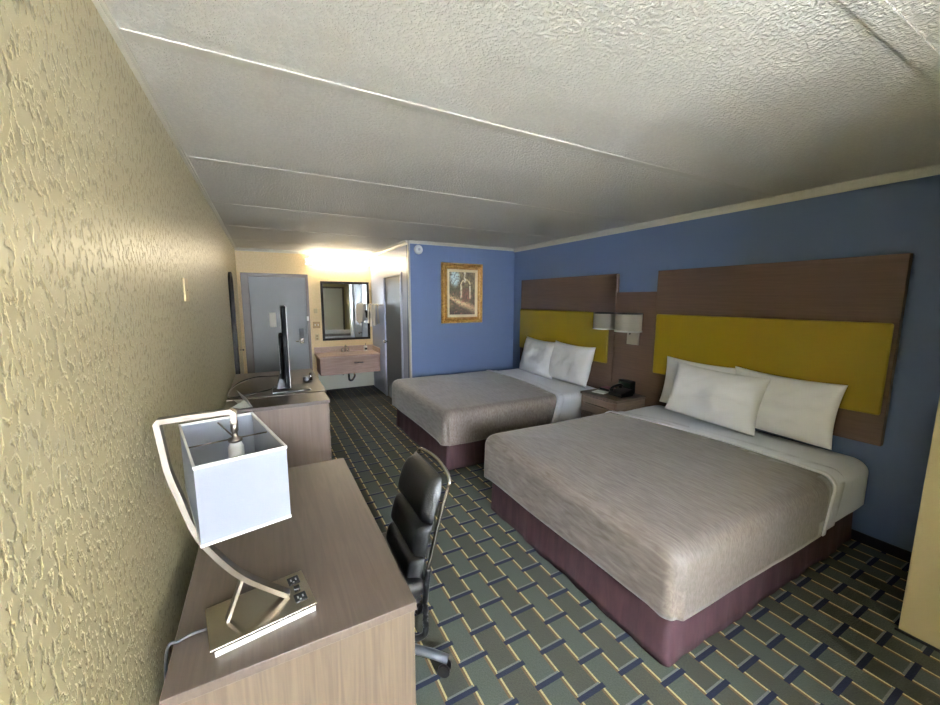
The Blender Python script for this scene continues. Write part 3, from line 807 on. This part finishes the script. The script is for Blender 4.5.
# ------------------------------------------------------------------ desk lamp
BA = math.atan2(.043, .254); bc = Vector((.287, 1.165, .74)); ax = Vector((math.cos(BA), math.sin(BA), 0)); ay = Vector((-math.sin(BA), math.cos(BA), 0))
t = thing('table_lamp', 'nickel desk lamp with white box shade and outlet base', 'lamp', bc)
def L(a, b, z): return bc+ax*a+ay*b+Vector((0, 0, z))
HL, HW, HB = .131, .086, .026
bm = box((bc.x-HL, bc.y-HW, .758), (bc.x+HL, bc.y+HW, .74+HB), .001, rot=(BA, bc))
obj('base', bm, 'polished', t)
obj('foot', box((bc.x-HL+.01, bc.y-HW+.002, .7402), (bc.x+HL-.004, bc.y+HW-.006, .758), .001, rot=(BA, bc)), 'white', t, label='lower base, white for the window reflected in its edge')  # white colour stands in for window light reflected along the base edge
for a_, b_ in ((.098, .05), (.098, -.035)):
    c = L(a_, b_, HB)
    so = obj('power_outlet', box((c.x-.016, c.y-.018, c.z-.0005), (c.x+.016, c.y+.018, c.z+.002), .0008, rot=(BA, c)), 'black', t)
    bm = bmesh.new()
    for q in (-.007, .007): box((c.x+q-.002, c.y-.004, c.z+.002), (c.x+q+.002, c.y+.006, c.z+.0026), bm=bm, rot=(BA, c))
    cyl((c.x, c.y-.010, c.z+.002), (c.x, c.y-.010, c.z+.0026), .003, n=10, bm=bm)
    obj('slot', bm, 'shade_inner', so)
c = L(.098, .008, HB); obj('switch', box((c.x-.008, c.y-.008, c.z-.0005), (c.x+.008, c.y+.008, c.z+.006), .001, rot=(BA, c)), 'black', t)
apex_ = L(.072, .012, HB)
arm = [L(.072, 0, HB), (.244, 1.18, .869), (.170, 1.195, .971), (.140, 1.205, 1.034), (.113, 1.22, 1.128), (.095, 1.23, 1.194), (.089, 1.235, 1.24)]
arm = smooth_path(arm, 5)
bm = flatbar([*arm, Vector((.080, 1.24, 1.322)), Vector((.086, 1.24, 1.330)), Vector((.243, 1.24, 1.336)), Vector((.252, 1.24, 1.328)), Vector((.251, 1.24, 1.30))], .028, .014, (.0, 1, 0))
obj('arm', bm, 'nickel', t)
bm = flatbar([L(-.085, 0, HB), (.246, 1.180, .866)], .024, .008, ay)
obj('brace', bm, 'nickel', t, label='short straight foot brace')
# shade (square box, open top and bottom)
sc = Vector((.236, 1.236, 0)); SA = .22; sx, sy, zb_, zt_ = .099, .196, 1.070, 1.270
def ring_box(hx, hy, z): return [sc+Matrix.Rotation(SA, 3, 'Z') @ Vector((a*hx, b*hy, 0))+Vector((0, 0, z)) for a, b in ((-1, -1), (1, -1), (1, 1), (-1, 1))]
bm = bmesh.new(); a = [bm.verts.new(p) for p in ring_box(sx, sy, zb_)]; b = [bm.verts.new(p) for p in ring_box(sx, sy, zt_)]
for k in range(4): bm.faces.new((a[k], a[(k+1) % 4], b[(k+1) % 4], b[k]))
bmesh.ops.solidify(bm, geom=bm.faces[:], thickness=.002)
sh = obj('lamp_shade', bm, 'shade', t)
for z in (zb_, zt_-.007):
    bm = bmesh.new()
    r0 = [bm.verts.new(p) for p in ring_box(sx+.0015, sy+.0015, z)]; r1 = [bm.verts.new(p) for p in ring_box(sx+.0015, sy+.0015, z+.007)]
    r2 = [bm.verts.new(p) for p in ring_box(sx-.0035, sy-.0035, z+.007)]; r3 = [bm.verts.new(p) for p in ring_box(sx-.0035, sy-.0035, z)]
    for u_, v_ in ((r0, r1), (r1, r2), (r2, r3), (r3, r0)):
        for k in range(4): bm.faces.new((u_[k], u_[(k+1) % 4], v_[(k+1) % 4], v_[k]))
    obj('rim', bm, 'white', sh)
bm = bmesh.new(); hub = Vector((.251, 1.24, 1.254))
Rm = Matrix.Rotation(SA, 3, 'Z')
for d in ((-sx+.002, 0, 0), (sx-.002, 0, 0), (0, sy-.002, 0)):
    cyl(hub, sc+Rm @ Vector(d)+Vector((0, 0, 1.254)), .0022, n=8, bm=bm)
obj('spider', bm, 'nickel', sh)
bm = lathe((.251, 1.24, 1.243), [(.004, 0), (.018, .004), (.018, .012), (.008, .016), (.007, .03), (.010, .034), (.010, .062)])
obj('finial', bm, 'nickel', t)
obj('socket', lathe((.251, 1.24, 1.17), [(.02, 0), (.02, .06), (.014, .073)]), 'white', t)
obj('bulb', lathe((.251, 1.24, 1.09), [(.0, 0), (.024, .012), (.03, .035), (.022, .06), (.013, .08)], cap=False), 'white', t)
obj('cord', tube([L(-.131, .02, .012), (.12, 1.17, .746), (.09, 1.16, .745), (.068, 1.15, .74), (.055, 1.15, .60), (.05, 1.15, .4)], .004, n=8), 'dark_grey', t)

# ------------------------------------------------------------------ office chair (faces the desk)
CY = 1.555
t = thing('office_chair', 'black leather office chair with ribbed back tucked into desk', 'chair', (.72, CY, 0))
def back_x(z):     # rear line of the backrest against height
    P = [(.14, .90), (.22, .880), (.34, .868), (.50, .880), (.58, .900), (.70, .93), (.79, .955), (.88, .985), (.93, .99)]
    for (a, b), (c, d) in zip(P, P[1:]):
        if z <= c: return b+(d-b)*(z-a)/(c-a)
    return P[-1][1]
bk = bmesh.new()
hw = .172
def pad(z0, z1, th):
    """one bolster: rounded cushion spanning the width, following the bowed back"""
    bm = bmesh.new(); NU, NV = 20, 12; g2 = []
    for s_ in (-1, 1):
        g_ = []
        for j in range(NV+1):
            v = -1+2*j/NV; row = []
            for i in range(NU+1):
                u = -1+2*i/NU; z = (z0+z1)/2+v*(z1-z0)/2
                f_ = max(0, 1-abs(u)**14)**.5*max(0, 1-abs(v)**5)**.5
                hz = (hw+.008)*(1-.14*max(0, z-.84)/.07)
                if s_ > 0: x = back_x(z)-.014+.004*f_-.004
                else: x = back_x(z)-.022-th*f_-.012*math.cos(u*PI/2)*0
                curve = -.006*(u*u)
                row.append(bm.verts.new((x+curve, CY+u*hz, z)))
            g_.append(row)
        g2.append(g_)
    for s_, g_ in enumerate(g2):
        for j in range(NV):
            for i in range(NU):
                q = (g_[j][i], g_[j][i+1], g_[j+1][i+1], g_[j+1][i]); f = bm.faces.new(q if s_ else q[::-1]); f.smooth = True
    a, b = g2
    border = [(0, i) for i in range(NU)]+[(j, NU) for j in range(NV)]+[(NV, NU-i) for i in range(NU)]+[(NV-j, 0) for j in range(NV)]
    for k in range(len(border)):
        j0, i0 = border[k]; j1, i1 = border[(k+1) % len(border)]; f = bm.faces.new((a[j0][i0], a[j1][i1], b[j1][i1], b[j0][i0])); f.smooth = True
    return bm
for z0, z1 in ((.715, .905), (.575, .715), (.46, .575)): obj('backrest', pad(z0, z1, .055), 'black_leather', t)
pts = []
for z in (.47, .5, .6, .7, .8, .86, .895): pts.append(Vector((back_x(z)+.0, CY-hw-.012, z)))
top_ = [Vector((back_x(.91)+.005, CY-hw+.03, .918)), Vector((back_x(.915)+.016, CY, .925)), Vector((back_x(.91)+.005, CY+hw-.03, .918))]
pts2 = [Vector((p.x, 2*CY-p.y, p.z)) for p in pts[::-1]]
fr = smooth_path(pts+top_+pts2, 4)
obj('back_frame', tube(fr, .009, n=10, sm=0), 'chrome', t, label='chrome tube frame')
obj('back_shell', (lambda b_: b_)(box((.868, CY-hw+.01, .47), (.876, CY+hw-.01, .56), .003)), 'black', t)
bm = box((.40, CY-.215, .43), (.865, CY+.215, .50), .028, seg=4)
for f in bm.faces: f.smooth = True
obj('seat', bm, 'black_leather', t)
obj('seat_plate', box((.50, CY-.12, .395), (.82, CY+.12, .43), .01), 'black', t)
bm = box((.80, CY-hw-.02, .135), (.91, CY-hw+.004, .158), .004); box((.80, CY+hw-.004, .135), (.91, CY+hw+.02, .158), .004, bm=bm)
cyl((.66, CY, .39), (.66, CY, .12), .028, bm=bm); cyl((.66, CY, .25), (.66, CY, .11), .038, bm=bm)
obj('gas_lift', cyl((.66, CY, .40), (.66, CY, .12), .026), 'black', t); bm.free()
for sg in (-1, 1):
    obj('back_strut', tube([(back_x(.53), CY+sg*(hw+.012), .53), (back_x(.4), CY+sg*(hw+.012), .40), (back_x(.3), CY+sg*(hw+.012), .30), (.865, CY+sg*(hw+.010), .225), (.80, CY+sg*(hw-.02), .215), (.70, CY+sg*.03, .22)], .013), 'black', t)
    obj('screw', cyl((back_x(.51)+.002, CY+sg*(hw+.012), .515), (back_x(.51)+.014, CY+sg*(hw+.012), .515), .006, n=12), 'chrome', t)
bm = lathe((.70, CY, .075), [(.05, 0), (.05, .06), (.03, .075)])
obj('hub', bm, 'chair_grey', t)
bpy.data.objects['gas_lift'].location = (0, 0, 0)
for k in range(5):
    a = math.radians(-37+72*k); d = Vector((math.cos(a), math.sin(a), 0)); c0 = Vector((.70, CY, 0))
    R1 = .335
    obj('leg', sweep([c0+d*.03+Vector((0, 0, .115)), c0+d*.15+Vector((0, 0, .105)), c0+d*(R1-.06)+Vector((0, 0, .088)), c0+d*R1+Vector((0, 0, .072))], [(.022*math.cos(q*PI/5), .016*math.sin(q*PI/5)) for q in range(10)]), 'chair_grey', t)
    cc = c0+d*(R1-.015); s_ = Vector((-d.y, d.x, 0))
    bm = cyl(cc+s_*.008+Vector((0, 0, .028)), cc+s_*.024+Vector((0, 0, .028)), .027)
    cyl(cc-s_*.024+Vector((0, 0, .028)), cc-s_*.008+Vector((0, 0, .028)), .027, bm=bm); cyl(cc-s_*.01+Vector((0, 0, .028)), cc+s_*.01+Vector((0, 0, .028)), .007, bm=bm)
    cyl(cc+Vector((0, 0, .035)), cc+Vector((0, 0, .075)), .007, bm=bm)
    obj('caster', bm, 'black', t)

# ------------------------------------------------------------------ light
w_ = bpy.data.worlds.new('World'); S.world = w_; w_.use_nodes = True
bg = w_.node_tree.nodes['Background']; bg.inputs[0].default_value = (.80, .90, 1.0, 1); bg.inputs[1].default_value = 1.0

def area(name, loc, direction, sx, sy, power, col, spread=PI):
    l = bpy.data.lights.new(name, 'AREA'); l.shape = 'RECTANGLE'; l.size = sx; l.size_y = sy; l.energy = power; l.color = col; l.spread = spread
    o = bpy.data.objects.new(name, l); COL.objects.link(o); o.location = loc
    o.rotation_euler = Vector(direction).to_track_quat('-Z', 'Y').to_euler(); return o
area('window_daylight', (.83, -2.23, 1.52), (.10, 1, -.03), 1.5, 1.4, 430, (.79, .88, 1.0))
area('ground_bounce', (.83, -2.65, .62), (.15, .75, .65), 1.6, .8, 600, (1.0, .96, .90))

# ------------------------------------------------------------------ camera
yaw, pitch, roll = 4.93421139e-01, 1.38130814e-01, 3.97137493e-03
ca, sa, cb, sb, cc_, sc_ = math.cos(yaw), math.sin(yaw), math.cos(pitch), math.sin(pitch), math.cos(roll), math.sin(roll)
fw = Vector((sa*cb, ca*cb, -sb)); r = Vector((ca, -sa, 0)); u = r.cross(fw)
r2 = cc_*r+sc_*u; u2 = -sc_*r+cc_*u
cam = bpy.data.cameras.new('camera'); cam.sensor_width = 36; cam.lens = 382.0178*36/940; cam.clip_start = .02
co = bpy.data.objects.new('camera', cam); COL.objects.link(co)
m4 = Matrix((( r2.x, u2.x, -fw.x, .345), (r2.y, u2.y, -fw.y, 0), (r2.z, u2.z, -fw.z, 1.65), (0, 0, 0, 1)))
co.matrix_world = m4
S.camera = co
S.view_settings.view_transform = 'Standard'; S.view_settings.look = 'None'; S.view_settings.gamma = 1
S.view_settings.use_curve_mapping = False
S.view_settings.exposure = 1.1
